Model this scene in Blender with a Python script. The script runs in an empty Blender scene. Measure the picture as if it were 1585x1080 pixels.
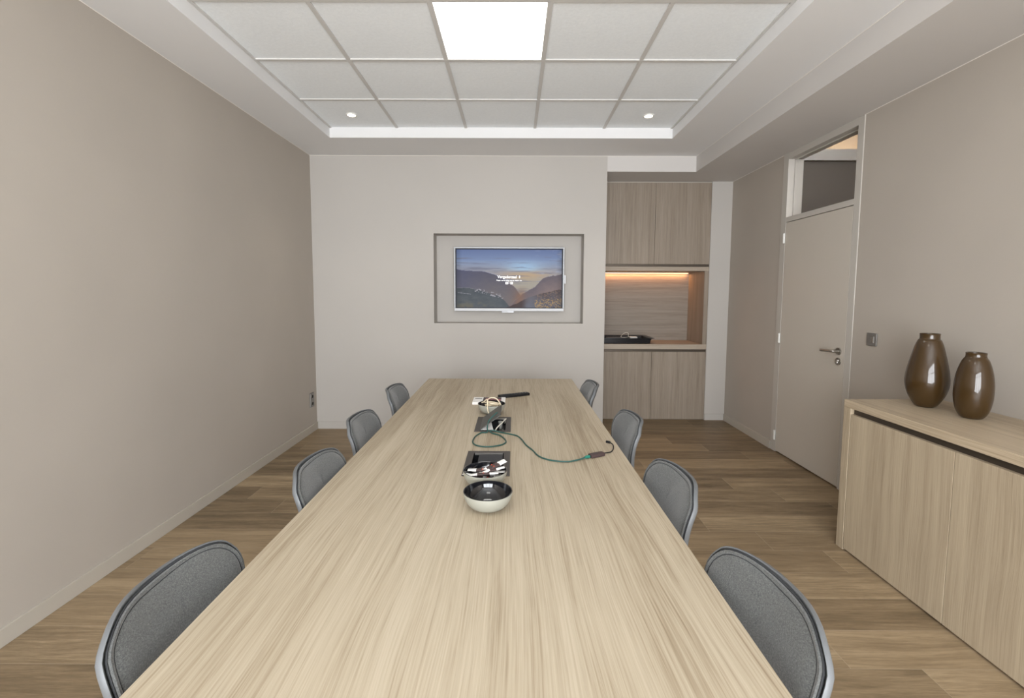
import bpy, bmesh, math, random
from mathutils import Vector, Matrix

S = bpy.context.scene
COL = S.collection
random.seed(7)
PI = math.pi

# ------------------------------------------------------------------ camera
def make_camera():
    f, cx, cy = 727.95, 793.18, 511.05
    pitch, yaw, roll = 0.0793, -0.0030, 0.0040
    F = Vector((math.sin(yaw)*math.cos(pitch), math.cos(yaw)*math.cos(pitch), -math.sin(pitch)))
    R0 = Vector((math.cos(yaw), -math.sin(yaw), 0))
    U0 = R0.cross(F)
    R = R0*math.cos(roll) + U0*math.sin(roll)
    U = -R0*math.sin(roll) + U0*math.cos(roll)
    cd = bpy.data.cameras.new('camera')
    cd.sensor_fit = 'HORIZONTAL'; cd.sensor_width = 36
    cd.lens = f/1585*36
    cd.shift_x = (792.5-cx)/1585
    cd.shift_y = (cy-540)/1585
    cd.clip_start = 0.05; cd.clip_end = 100
    co = bpy.data.objects.new('camera', cd); COL.objects.link(co)
    m = Matrix((R, U, -F)).transposed().to_4x4()
    m.translation = Vector((0, 0, 1.4002))
    co.matrix_world = m
    S.camera = co
make_camera()

# ------------------------------------------------------------------ world, daylight, exposure
W = bpy.data.worlds.new('daylight'); S.world = W; W.use_nodes = True
bg = W.node_tree.nodes['Background']
bg.inputs[0].default_value = (0.93, 0.96, 1.0, 1); bg.inputs[1].default_value = 17.0
S.view_settings.view_transform = 'Standard'; S.view_settings.look = 'None'
S.view_settings.exposure = 0.07; S.view_settings.gamma = 1.0; S.view_settings.use_curve_mapping = False

def area(name, loc, size, energy, color, rot, portal=False, sizey=None):
    l = bpy.data.lights.new(name, 'AREA'); l.shape = 'RECTANGLE'
    l.size = size; l.size_y = sizey or size; l.energy = energy; l.color = color
    if portal: l.cycles.is_portal = True
    o = bpy.data.objects.new(name, l); COL.objects.link(o); o.location = loc; o.rotation_euler = rot
    return o
REAR = -2.3
area('window_portal', (0.1, REAR-0.16, 1.33), 3.2, 1, (1, 1, 1), (PI/2, 0, 0), True, 2.36)

# ------------------------------------------------------------------ materials
MATS = {}
def mat(name, col, rough=0.6, metal=0.0, spec=0.5, coat=0.0, emit=None, estr=0.0, trans=0.0, ior=1.45, croug=0.05):
    m = bpy.data.materials.new(name); m.use_nodes = True
    p = m.node_tree.nodes['Principled BSDF']
    p.inputs['Base Color'].default_value = (*col, 1); p.inputs['Roughness'].default_value = rough
    p.inputs['Metallic'].default_value = metal; p.inputs['Specular IOR Level'].default_value = spec
    p.inputs['Coat Weight'].default_value = coat; p.inputs['Coat Roughness'].default_value = croug
    p.inputs['Transmission Weight'].default_value = trans; p.inputs['IOR'].default_value = ior
    if emit:
        p.inputs['Emission Color'].default_value = (*emit, 1); p.inputs['Emission Strength'].default_value = estr
    MATS[name] = m
    return m

class NT:
    def __init__(s, m): s.t = m.node_tree; s.n = s.t.nodes; s.p = s.n['Principled BSDF']
    def link(s, a, b): s.t.links.new(a, b)
    def set(s, sock, v):
        if hasattr(v, 'is_linked'): s.link(v, sock)
        else: sock.default_value = v
    def obj(s): return s.n.new('ShaderNodeTexCoord').outputs['Object']
    def sep(s, v):
        q = s.n.new('ShaderNodeSeparateXYZ'); s.link(v, q.inputs[0]); return q.outputs
    def comb(s, x, y, z):
        q = s.n.new('ShaderNodeCombineXYZ')
        for i, v in enumerate((x, y, z)): s.set(q.inputs[i], v)
        return q.outputs[0]
    def math(s, op, a, b=0.0, c=0.0):
        q = s.n.new('ShaderNodeMath'); q.operation = op
        s.set(q.inputs[0], a); s.set(q.inputs[1], b); s.set(q.inputs[2], c); return q.outputs[0]
    def noise(s, v, scale=1, detail=4, rough=0.5, dist=0):
        q = s.n.new('ShaderNodeTexNoise'); s.link(v, q.inputs['Vector']); q.inputs['Scale'].default_value = scale
        q.inputs['Detail'].default_value = detail; q.inputs['Roughness'].default_value = rough; q.inputs['Distortion'].default_value = dist
        return q.outputs['Fac']
    def white(s, v):
        q = s.n.new('ShaderNodeTexWhiteNoise'); s.link(v, q.inputs['Vector']); return q.outputs
    def ramp(s, f, stops):
        q = s.n.new('ShaderNodeValToRGB'); e = q.color_ramp.elements
        while len(e) > 1: e.remove(e[-1])
        e[0].position = stops[0][0]; e[0].color = (*stops[0][1], 1)
        for p, c in stops[1:]:
            k = e.new(p); k.color = (*c, 1)
        s.set(q.inputs[0], f); return q.outputs[0]
    def mix(s, f, a, b, mode='MIX'):
        q = s.n.new('ShaderNodeMix'); q.data_type = 'RGBA'; q.blend_type = mode
        s.set(q.inputs[0], f)
        for k, v in ((6, a), (7, b)):
            if isinstance(v, tuple): q.inputs[k].default_value = (*v, 1)
            else: s.link(v, q.inputs[k])
        return q.outputs[2]
    def bump(s, h, strength=0.2, dist=0.002):
        q = s.n.new('ShaderNodeBump'); q.inputs['Strength'].default_value = strength; q.inputs['Distance'].default_value = dist
        s.link(h, q.inputs['Height']); s.link(q.outputs[0], s.p.inputs['Normal'])

def paint(name, col, rough=0.75, var=0.05, bump=0.05, spec=0.3):
    m = mat(name, col, rough, spec=spec); t = NT(m); v = t.obj()
    n = t.noise(v, 1.3, 3)
    a = tuple(c*(1-var) for c in col); b = tuple(min(1, c*(1+var)) for c in col)
    t.link(t.ramp(n, [(0.3, a), (0.7, b)]), t.p.inputs['Base Color'])
    t.bump(t.noise(v, 260, 2), bump, 0.001)
    return m

def laminate(name, axis, light, mid, dark, rough=0.42, off=0.0, fine=95, wave=0.012, cathedral=0.5, lo=0.43, hi=0.69):
    """straight-grained wood laminate, grain along axis (0 x, 1 y, 2 z)"""
    m = mat(name, mid, rough, spec=0.35); t = NT(m)
    c = list(t.sep(t.obj()))
    g = c[axis]; a = [c[i] for i in range(3) if i != axis]
    across = t.math('ADD', t.math('ADD', a[0], a[1]), off)
    # slow wander of the grain
    wn = t.noise(t.comb(t.math('MULTIPLY', across, 2.2), t.math('MULTIPLY', g, 0.9), off), 1, 2)
    ac = t.math('ADD', across, t.math('MULTIPLY', t.math('SUBTRACT', wn, 0.5), wave*6))
    broad = t.noise(t.comb(t.math('MULTIPLY', ac, 9), t.math('MULTIPLY', g, 0.35), off+2), 1, 3, 0.6)
    medium = t.noise(t.comb(t.math('MULTIPLY', ac, 42), t.math('MULTIPLY', g, 0.8), off+5), 1, 3, 0.6)
    finen = t.noise(t.comb(t.math('MULTIPLY', ac, fine*2.6), t.math('MULTIPLY', g, 3.0), off+9), 1, 3, 0.65)
    pores = t.noise(t.comb(t.math('MULTIPLY', ac, fine*5), t.math('MULTIPLY', g, 14.0), off+1), 1, 2, 0.6)
    # combed growth lines, only in places
    s = t.math('SINE', t.math('MULTIPLY', t.math('ADD', ac, t.math('MULTIPLY', broad, 0.06)), fine*27.0))
    where = t.noise(t.comb(t.math('MULTIPLY', ac, 5), t.math('MULTIPLY', g, 0.5), off+14), 1, 1)
    wh = t.math('MULTIPLY', t.math('MAXIMUM', t.math('SUBTRACT', where, 0.50), 0.0), cathedral*7)
    sl = t.math('MULTIPLY', t.math('POWER', t.math('MULTIPLY', t.math('ADD', s, 1.0), 0.5), 2.0), wh)
    f = t.math('ADD', t.math('ADD', t.math('MULTIPLY', broad, 0.27), t.math('MULTIPLY', medium, 0.33)), t.math('MULTIPLY', finen, 0.48))
    f = t.math('ADD', f, t.math('MULTIPLY', pores, 0.10))
    f = t.math('SUBTRACT', f, t.math('MULTIPLY', sl, 0.30))
    t.link(t.ramp(f, [(lo, dark), (0.55, mid), (hi, light)]), t.p.inputs['Base Color'])
    t.bump(finen, 0.06, 0.001)
    return m

WALLP = paint('taupe wall paint', (0.4414, 0.3977, 0.3473), 0.62, 0.035, 0.04)
WHITEP = paint('off-white wall paint', (0.475, 0.448, 0.415), 0.7, 0.02, 0.03)
SOFF = paint('ceiling paint', (0.77, 0.765, 0.76), 0.75, 0.015, 0.02)
TRIM = paint('white trim paint', (0.66, 0.64, 0.60), 0.5, 0.01, 0.0)
SKIRT = paint('skirting paint', (0.46, 0.42, 0.36), 0.5, 0.02, 0.0)
DOORP = paint('door paint', (0.535, 0.490, 0.428), 0.42, 0.015, 0.02)
FRAMEP = paint('door frame paint', (0.50, 0.47, 0.425), 0.45, 0.01, 0.0)
WOODT = laminate('table laminate', 1, (0.4864, 0.4166, 0.3128), (0.4066, 0.3385, 0.2429), (0.2736, 0.2120, 0.1398), 0.5, 0.0)
WOODV = laminate('cabinet laminate vertical', 2, (0.50, 0.415, 0.295), (0.410, 0.330, 0.230), (0.27, 0.21, 0.14), 0.5, 3.0, wave=0.012, lo=0.38, hi=0.73)
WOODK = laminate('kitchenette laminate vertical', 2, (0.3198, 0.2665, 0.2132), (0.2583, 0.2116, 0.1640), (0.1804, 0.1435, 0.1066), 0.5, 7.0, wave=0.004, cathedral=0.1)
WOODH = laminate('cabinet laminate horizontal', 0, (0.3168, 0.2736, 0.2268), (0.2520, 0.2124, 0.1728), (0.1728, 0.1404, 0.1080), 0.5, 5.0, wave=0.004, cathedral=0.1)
WOODY = laminate('sideboard top laminate', 1, (0.54, 0.44, 0.315), (0.45, 0.36, 0.25), (0.32, 0.245, 0.16), 0.4, 1.3)
WOODX = laminate('worktop laminate', 0, (0.4136, 0.3520, 0.2816), (0.3432, 0.2816, 0.2200), (0.2464, 0.1936, 0.1408), 0.45, 8.0, wave=0.004, cathedral=0.1)
SLOT = mat('bronze grip profile', (0.085, 0.068, 0.052), 0.4, 0.6)
DARKGAP = mat('shadow gap black', (0.02, 0.018, 0.016), 0.8)
METAL = mat('brushed steel', (0.42, 0.40, 0.37), 0.32, 1.0)
CHROME = mat('polished steel', (0.75, 0.75, 0.75), 0.12, 1.0)
BRUSHED = mat('dark brushed plate', (0.28, 0.27, 0.255), 0.4, 0.7)
WPLAS = mat('white plastic', (0.75, 0.74, 0.70), 0.4)
BPLAS = mat('black plastic', (0.010, 0.010, 0.011), 0.5, spec=0.3)
DGREY = mat('anthracite frame', (0.060, 0.052, 0.045), 0.45)
LIDM = mat('lid anthracite aluminium', (0.075, 0.074, 0.068), 0.5, 0.2)
TVFR = mat('silver television frame', (0.36, 0.37, 0.38), 0.45, 0.4)
TVCH = mat('white television chin', (0.62, 0.63, 0.65), 0.4)
BOWLO = mat('cream bowl enamel', (0.32, 0.318, 0.272), 0.38, coat=0.3)
BOWLI = mat('black bowl enamel', (0.008, 0.008, 0.010), 0.08, coat=0.6)
CREAM = mat('cream cord', (0.72, 0.62, 0.45), 0.6)
CREAMW = mat('white cord', (0.80, 0.76, 0.66), 0.5)
GREENC = mat('green cable sheath', (0.022, 0.078, 0.066), 0.45)
GREENB = mat('green plug boot', (0.015, 0.15, 0.11), 0.4)
ADAPT = mat('dark adapter shell', (0.055, 0.035, 0.035), 0.45)
SHELL = mat('grey chair shell', (0.135, 0.142, 0.148), 0.45, spec=0.5)
PIPE = mat('dark piping', (0.035, 0.037, 0.04), 0.8)
WHITE = mat('white paper', (0.82, 0.80, 0.77), 0.6)
PRINTB = mat('dark printed paper', (0.05, 0.03, 0.028), 0.5)
PRINTR = mat('red print', (0.55, 0.08, 0.03), 0.5)
PRINTP = mat('pink print', (0.62, 0.22, 0.24), 0.5)
TRAYM = mat('black tray', (0.010, 0.010, 0.012), 0.3)
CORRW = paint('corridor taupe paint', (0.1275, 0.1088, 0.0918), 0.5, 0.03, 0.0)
FLOORSIDE = mat('subfloor', (0.2, 0.17, 0.13), 0.8)

def m_fabric():
    m = mat('grey chair fabric', (0.12, 0.122, 0.12), 0.95, spec=0.15); t = NT(m); v = t.obj()
    c = t.sep(v)
    n1 = t.noise(t.comb(t.math('MULTIPLY', c[0], 900), t.math('MULTIPLY', c[1], 250), t.math('MULTIPLY', c[2], 900)), 1, 2)
    n2 = t.noise(v, 300, 3, 0.7)
    f = t.math('ADD', t.math('MULTIPLY', n1, 0.7), t.math('MULTIPLY', n2, 0.3))
    t.link(t.ramp(f, [(0.34, (0.055, 0.057, 0.056)), (0.5, (0.092, 0.094, 0.091)), (0.66, (0.155, 0.157, 0.150))]), t.p.inputs['Base Color'])
    t.p.inputs['Sheen Weight'].default_value = 0.35; t.p.inputs['Sheen Roughness'].default_value = 0.5
    t.bump(n1, 0.35, 0.0015)
    return m
FABRIC = m_fabric()

def m_floor():
    m = mat('wood look floor tile', (0.3, 0.22, 0.15), 0.45, spec=0.35); t = NT(m); c = t.sep(t.obj())
    X, Y = c[0], c[1]
    PW, PL = 0.2035, 1.22
    yy = t.math('DIVIDE', t.math('SUBTRACT', Y, 1.6620-PW*40), PW)
    row = t.math('FLOOR', yy); fy = t.math('SUBTRACT', yy, row)
    # row 43: joint at x 1.55; 44 (2.476..) etc - offsets step by about a third of a tile
    third = t.math('MULTIPLY', t.math('SUBTRACT', row, 43.0), 0.265)
    xx = t.math('DIVIDE', t.math('ADD', t.math('SUBTRACT', X, 1.695-PL*10), third), PL)
    colu = t.math('FLOOR', xx); fx = t.math('SUBTRACT', xx, colu)
    rnd = t.white(t.comb(row, colu, 4.2))
    r1 = rnd[0]
    rs = t.sep(rnd[1])
    ox = t.math('MULTIPLY', rs[0], 30); oy = t.math('MULTIPLY', rs[1], 30)
    gx = t.math('ADD', X, ox); gy = t.math('ADD', Y, oy)
    warp = t.noise(t.comb(t.math('MULTIPLY', gx, 2.0), t.math('MULTIPLY', gy, 9.0), 0.0), 1, 2)
    gy2 = t.math('ADD', gy, t.math('MULTIPLY', warp, 0.05))
    b = t.noise(t.comb(t.math('MULTIPLY', gx, 1.1), t.math('MULTIPLY', gy2, 13), 1.0), 1, 3, 0.6)
    g = t.noise(t.comb(t.math('MULTIPLY', gx, 5), t.math('MULTIPLY', gy2, 75), 2.0), 1, 5, 0.7)
    h = t.noise(t.comb(t.math('MULTIPLY', gx, 22), t.math('MULTIPLY', gy2, 320), 5.0), 1, 3, 0.7)
    f = t.math('ADD', t.math('ADD', t.math('MULTIPLY', b, 0.45), t.math('MULTIPLY', g, 0.38)), t.math('MULTIPLY', h, 0.17))
    f = t.math('ADD', f, t.math('MULTIPLY', t.math('SUBTRACT', r1, 0.5), 0.17))
    wood = t.ramp(f, [(0.34, (0.100, 0.070, 0.040)), (0.45, (0.195, 0.140, 0.082)), (0.56, (0.298, 0.219, 0.132)), (0.66, (0.425, 0.320, 0.200))])
    hue = t.mix(t.math('MULTIPLY', rs[2], 0.35), wood, (0.27, 0.19, 0.11), 'MIX')
    # grout
    ey = t.math('MULTIPLY', t.math('MINIMUM', fy, t.math('SUBTRACT', 1.0, fy)), PW)
    ex = t.math('MULTIPLY', t.math('MINIMUM', fx, t.math('SUBTRACT', 1.0, fx)), PL)
    e = t.math('MINIMUM', ex, ey)
    gr = t.math('LESS_THAN', e, 0.0011)
    fin = t.mix(t.math('MULTIPLY', gr, 0.75), hue, (0.40, 0.32, 0.23))
    t.link(fin, t.p.inputs['Base Color'])
    t.bump(t.math('ADD', t.math('MULTIPLY', g, 0.4), t.math('MULTIPLY', gr, -0.6)), 0.15, 0.002)
    return m
FLOORM = m_floor()

def m_tile():
    m = mat('mineral fibre ceiling tile', (0.72, 0.71, 0.69), 0.9, spec=0.1); t = NT(m); v = t.obj()
    n = t.noise(v, 55, 5, 0.75)
    t.link(t.ramp(n, [(0.3, (0.84, 0.87, 0.885)), (0.7, (0.91, 0.94, 0.955))]), t.p.inputs['Base Color'])
    t.bump(n, 0.3, 0.003)
    return m
TILEM = m_tile()
GRIDM = mat('ceiling grid metal', (0.60, 0.585, 0.56), 0.5)

def m_vase():
    m = mat('smoked brown glass', (0.055, 0.029, 0.0085), 0.34, spec=0.2, trans=0.20, ior=1.45, coat=0.7, croug=0.04)
    return m
VASE = m_vase()
GLASS = mat('clear window glass', (1, 1, 1), 0.0, trans=1.0, ior=1.02)

# ------------------------------------------------------------------ mesh helpers
def box(bm, lo, hi, bev=0.0, seg=2):
    x0, y0, z0 = lo; x1, y1, z1 = hi
    v = [bm.verts.new(p) for p in ((x0,y0,z0),(x1,y0,z0),(x1,y1,z0),(x0,y1,z0),(x0,y0,z1),(x1,y0,z1),(x1,y1,z1),(x0,y1,z1))]
    fs = [bm.faces.new([v[i] for i in q]) for q in ((0,3,2,1),(4,5,6,7),(0,1,5,4),(1,2,6,5),(2,3,7,6),(3,0,4,7))]
    if bev > 0:
        es = list({e for f in fs for e in f.edges})
        bmesh.ops.bevel(bm, geom=es, offset=bev, segments=seg, affect='EDGES', profile=0.5)
def lathe(bm, prof, n=48, c=(0, 0, 0)):
    rings = []
    for r, z in prof:
        if r < 1e-6: rings.append([bm.verts.new((c[0], c[1], c[2]+z))])
        else: rings.append([bm.verts.new((c[0]+r*math.cos(2*PI*i/n), c[1]+r*math.sin(2*PI*i/n), c[2]+z)) for i in range(n)])
    for a, b in zip(rings, rings[1:]):
        for i in range(n):
            j = (i+1) % n
            if len(a) == 1 and len(b) == 1: continue
            if len(a) == 1: bm.faces.new((a[0], b[i], b[j]))
            elif len(b) == 1: bm.faces.new((a[i], a[j], b[0]))
            else: bm.faces.new((a[i], a[j], b[j], b[i]))
def cyl(bm, p0, p1, r, n=20, r1=None, cap=True):
    tube(bm, [p0, p1], r, n, radii=[r, r if r1 is None else r1], cap=cap)
def smooth_path(pts, sub=6, closed=False):
    P = [Vector(p) for p in pts]; out = []; n = len(P)
    rng = range(n if closed else n-1)
    for i in rng:
        if closed: a, b, c, d = P[(i-1) % n], P[i], P[(i+1) % n], P[(i+2) % n]
        else: a, b, c, d = P[max(i-1, 0)], P[i], P[i+1], P[min(i+2, n-1)]
        for k in range(sub):
            t = k/sub
            out.append(0.5*((2*b)+(c-a)*t+(2*a-5*b+4*c-d)*t*t+(3*b-a-3*c+d)*t**3))
    if not closed: out.append(P[-1])
    return out
def tube(bm, pts, r, n=8, radii=None, closed=False, cap=True):
    P = [Vector(p) for p in pts]; rings = []; m = len(P)
    prevn = None
    for i, p in enumerate(P):
        if closed: t = P[(i+1) % m]-P[(i-1) % m]
        else: t = P[min(i+1, m-1)]-P[max(i-1, 0)]
        t.normalize()
        if prevn is None:
            a = Vector((0, 0, 1)) if abs(t.z) < 0.9 else Vector((1, 0, 0))
            nn = (a-t*a.dot(t)).normalized()
        else:
            nn = (prevn-t*prevn.dot(t)).normalized()
        prevn = nn; bb = t.cross(nn); rr = radii[i] if radii else r
        rings.append([bm.verts.new(p+nn*rr*math.cos(2*PI*k/n)+bb*rr*math.sin(2*PI*k/n)) for k in range(n)])
    for i in range(m if closed else m-1):
        a, b = rings[i], rings[(i+1) % m]
        for k in range(n):
            j = (k+1) % n; bm.faces.new((a[k], a[j], b[j], b[k]))
    if cap and not closed:
        bm.faces.new(rings[0][::-1]); bm.faces.new(rings[-1])
def prism(bm, pts2, h0, h1, plane='xy'):
    def P(a, b, h): return {'xy': (a, b, h), 'xz': (a, h, b), 'yz': (h, a, b)}[plane]
    A = [bm.verts.new(P(a, b, h0)) for a, b in pts2]; B = [bm.verts.new(P(a, b, h1)) for a, b in pts2]
    bm.faces.new(A[::-1]); bm.faces.new(B); n = len(A)
    for i in range(n): bm.faces.new((A[i], A[(i+1) % n], B[(i+1) % n], B[i]))

def obj(name, bm, m, parent=None, smooth=False, world=True):
    me = bpy.data.meshes.new(name)
    bmesh.ops.recalc_face_normals(bm, faces=bm.faces[:])
    bm.to_mesh(me); bm.free()
    me.materials.append(m)
    if smooth:
        me.polygons.foreach_set('use_smooth', [True]*len(me.polygons))
        me.set_sharp_from_angle(angle=math.radians(40))
    o = bpy.data.objects.new(name, me); COL.objects.link(o)
    if parent is not None:
        o.parent = parent
        # parts are modelled in world metres: cancel the parents' offset
        if world:
            q = parent; M = Matrix.Identity(4)
            while q is not None:
                M = Matrix.LocRotScale(q.location, q.rotation_euler, q.scale) @ M; q = q.parent
            inv = M.inverted()
            o.location = inv.to_translation(); o.rotation_euler = inv.to_euler()
    return o
def B(*boxes, bev=0.0):
    bm = bmesh.new()
    for lo, hi in boxes: box(bm, lo, hi, bev)
    return bm
def struct(name, bm, m, parent=None, smooth=False):
    o = obj(name, bm, m, parent, smooth)
    if parent is None: o['kind'] = 'structure'
    return o
def thing(name, label, cat, loc=(0, 0, 0), rotz=0.0, group=None):
    o = bpy.data.objects.new(name, None); COL.objects.link(o); o.empty_display_size = 0.1
    o.location = loc; o.rotation_euler = (0, 0, rotz); tag(o, label, cat, group)
    return o
def tag(o, label, cat, group=None):
    o['label'] = label; o['category'] = cat
    if group: o['group'] = group
    return o
def dup(root, loc=None, rotz=None, label=None, group=None):
    def cp(o, par):
        c = o.copy(); COL.objects.link(c); c.parent = par
        for ch in kids[o.name]: cp(ch, c)
        return c
    kids = {}
    def walk(o):
        kids[o.name] = [k for k in bpy.data.objects if k.parent is o]
        for k in kids[o.name]: walk(k)
    walk(root)
    r = cp(root, None)
    if loc is not None: r.location = loc
    if rotz is not None: r.rotation_euler = (0, 0, rotz)
    if label: r['label'] = label
    if group: r['group'] = group
    return r

# ------------------------------------------------------------------ dimensions solved from the photograph
XL, XR, YB, YN, XN = -2.021, 2.339, 4.749, 5.146, 0.9154
ZS, ZB, ZT, XBM = 2.745, 2.596, 2.830, 1.7886
XTL, XTR, YT = -1.614, 1.373, 4.219
YK = 5.63                     # back of the kitchenette
SX, SY, SZ = 1.8135, 2.5455, 0.828
TOP = 2.95

# ------------------------------------------------------------------ room shell
struct('floor', B(((XL-0.3, REAR-0.3, -0.1), (XR+0.13, 5.9, 0.0))), FLOORM)
struct('wall_left', B(((XL-0.12, REAR-0.12, 0), (XL, YB+0.5, TOP))), WALLP)
nl, nr, nb, nt, ny = -0.806, 0.697, 1.0925, 1.988, 4.935
wb = B(((XL, YB, 0), (nl, ny+0.1, TOP)), ((nr, YB, 0), (XN, YK+0.1, TOP)), ((nl, YB, 0), (nr, ny+0.1, nb)),
       ((nl, YB, nt), (nr, ny+0.1, TOP)), ((nl, ny, nb), (nr, ny+0.1, nt)),
       ((XN, YK, 0), (2.1183, YK+0.1, TOP)), ((2.1183, YN, 0), (XR, YK+0.1, TOP)))
struct('wall_back', wb, WHITEP)
dy0, dy1 = 3.247, 4.183
struct('wall_right', B(((XR, REAR-0.12, 0), (XR+0.12, dy0, TOP)), ((XR, dy1, 0), (XR+0.12, YK+0.1, TOP)), ((XR, dy0, ZB), (XR+0.12, dy1, TOP))), WALLP)
wx0, wx1, wz0, wz1 = -1.5, 1.7, 0.15, 2.5
struct('wall_rear', B(((XL, REAR-0.14, 0), (wx0, REAR, TOP)), ((wx1, REAR-0.14, 0), (XR, REAR, TOP)),
                      ((wx0, REAR-0.14, 0), (wx1, REAR, wz0)), ((wx0, REAR-0.14, wz1), (wx1, REAR, TOP))), WHITEP)
win = B(((wx0, REAR-0.1, wz0), (wx1, REAR-0.03, wz0+0.06)), ((wx0, REAR-0.1, wz1-0.06), (wx1, REAR-0.03, wz1)),
        *[((x-0.03, REAR-0.1, wz0), (x+0.03, REAR-0.03, wz1)) for x in (wx0+0.03, -0.43, 0.63, wx1-0.03)], ((wx0, REAR-0.09, 1.95), (wx1, REAR-0.04, 1.99)))
struct('window_1', win, TRIM)

# ceiling: lower plaster border, dropped border at the right, recess with suspended tiles
cl = B(((XL, REAR, ZS), (XTL, YB, ZT+0.1)), ((XTR, REAR, ZS), (XBM, YB, ZT+0.1)), ((XTL, YT, ZS), (XTR, YB, ZT+0.1)),
       ((XTL, REAR, ZS), (XTR, -1.78, ZT+0.1)))
struct('ceiling', cl, SOFF)
cl2 = B()
box(cl2, (XBM, REAR, ZB), (XR, YK+0.1, ZT+0.1)); box(cl2, (XN, YB, ZB), (XBM, YK+0.1, ZT+0.1))
struct('ceiling_lower', cl2, paint('lower ceiling paint', (0.60, 0.575, 0.55), 0.75, 0.015, 0.02))
tiles = B()
GX, GY = 0.1756, 3.0232
cell = lambda i, j: (GX+0.6*i, GY+0.6*j)
LIT = {(-1, -1), (-1, -5)}
for i in range(-3, 2):
    for j in range(-8, 2):
        if (i, j) in LIT: continue
        x, y = cell(i, j)
        box(tiles, (max(x+0.004, XTL), y+0.004, ZT+0.003), (min(x+0.596, XTR), min(y+0.596, YT), ZT+0.02))
struct('ceiling_tile', tiles, TILEM)
bpy.data.objects['ceiling_tile'].name = 'ceiling_tiles'
grid = B()
for i in range(-2, 2):
    x = GX+0.6*i; box(grid, (x-0.012, -1.78, ZT-0.004), (x+0.012, YT, ZT+0.004))
for x0, x1 in ((XTL, XTL+0.018), (XTR-0.018, XTR)): box(grid, (x0, -1.78, ZT-0.004), (x1, YT, ZT+0.0035))
for j in range(-7, 2):
    y = GY+0.6*j; box(grid, (XTL, y-0.012, ZT-0.0045), (XTR, y+0.012, ZT+0.0032))
struct('ceiling_grid', grid, GRIDM)

# skirtings
BH, BT = 0.072, 0.012
struct('baseboard_left', B(((XL, REAR, 0), (XL+BT, YB, BH)), bev=0.0015), SKIRT)
struct('baseboard_back', B(((XL+BT, YB-BT, 0), (XN, YB, BH)), ((2.1195, YN-BT, 0), (XR-BT, YN, BH)), bev=0.0015), WHITEP)
struct('baseboard_right', B(((XR-BT, dy1+0.006, 0), (XR, YN, BH)), ((XR-BT, SY+0.002, 0), (XR, dy0-0.006, BH)), bev=0.0015), SKIRT)

# ------------------------------------------------------------------ door with transom
dr = B(((XR-0.005, dy0-0.004, 0), (XR+0.125, dy0+0.055, ZB)), ((XR-0.005, dy1-0.070, 0), (XR+0.125, dy1+0.004, ZB)), bev=0.002)
box(dr, (XR-0.0045, dy0+0.055, 2.545), (XR+0.124, dy1-0.07, ZB), 0.002)
box(dr, (XR-0.0045, dy0+0.055, 2.014), (XR+0.124, dy1-0.07, 2.056), 0.002)
door = struct('door_1', dr, FRAMEP)
leaf = struct('door_leaf', B(((XR-0.004, dy0+0.058, 0.012), (XR+0.036, dy1-0.073, 2.009)), bev=0.002), DOORP, door)
for z in (1.878, 1.016, 0.150):
    hb = bmesh.new(); cyl(hb, (XR-0.014, dy1-0.071, z-0.042), (XR-0.014, dy1-0.071, z+0.042), 0.0085, 14)
    box(hb, (XR-0.013, dy1-0.071, z-0.038), (XR-0.008, dy1-0.046, z+0.038))
    struct('hinge', hb, WPLAS, door, True)
hy = 3.362
hb = bmesh.new(); cyl(hb, (XR-0.004, hy, 0.992), (XR-0.013, hy, 0.992), 0.026, 32)
struct('handle_rose', hb, METAL, leaf, True)
hb = bmesh.new()
tube(hb, smooth_path([(XR-0.012, hy, 0.992), (XR-0.040, hy, 0.992), (XR-0.052, hy+0.010, 0.992), (XR-0.055, hy+0.04, 0.991), (XR-0.050, hy+0.12, 0.986), (XR-0.047, hy+0.135, 0.985)], 6), 0.0095, 14)
struct('lever_handle', hb, METAL, leaf, True)
hb = bmesh.new(); cyl(hb, (XR-0.004, hy, 0.918), (XR-0.012, hy, 0.918), 0.026, 32)
lk = struct('lock_rose', hb, METAL, leaf, True)
hb = bmesh.new(); cyl(hb, (XR-0.012, hy, 0.924), (XR-0.018, hy, 0.924), 0.0085, 20); box(hb, (XR-0.017, hy-0.004, 0.898), (XR-0.011, hy+0.004, 0.922), 0.001)
struct('lock_cylinder', hb, CHROME, lk, True)
pane = struct('window_2', B(((XR+0.055, dy0+0.056, 2.057), (XR+0.061, dy1-0.071, 2.544))), GLASS)
struct('glazing_bead', B(((XR+0.048, dy1-0.0705, 2.056), (XR+0.0685, dy1-0.0795, 2.545)), ((XR+0.048, dy0+0.0555, 2.536), (XR+0.0685, dy1-0.0705, 2.5445))), FRAMEP, pane)

# room beyond the transom
CX0 = XR+0.12
struct('wall_corridor', B(((CX0, 4.63, 0), (5.1, 4.75, 2.67)), ((5.1, 0.2, 0), (5.2, 4.95, 3.05)), ((CX0, 0.2, 0), (5.1, 0.3, 3.05))), CORRW)
struct('trim_1', B(((CX0, 4.60, 2.67), (5.1, 4.63, 2.775)), ((CX0, 4.63, 2.67), (5.1, 4.90, 2.69)), ((CX0, 4.85, 2.69), (5.1, 4.90, 3.05))), WHITEP)
struct('ceiling_corridor', B(((CX0, 0.2, 3.05), (5.2, 4.95, 3.12))), WHITEP)
struct('floor_corridor', B(((CX0+0.01, 0.2, -0.1), (5.2, 4.85, -0.001))), FLOORM)
st = thing('light_strip', 'warm glowing cove strip seen through the glass pane above the door', 'light', (3.8, 4.72, 2.6905))
e = mat('warm cove light', (1, 0.8, 0.5), 0.5, emit=(1, 0.66, 0.32), estr=14)
obj('diffuser', B(((CX0+0.05, 4.68, 2.70), (5.05, 4.72, 2.706))), e, st)
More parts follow.
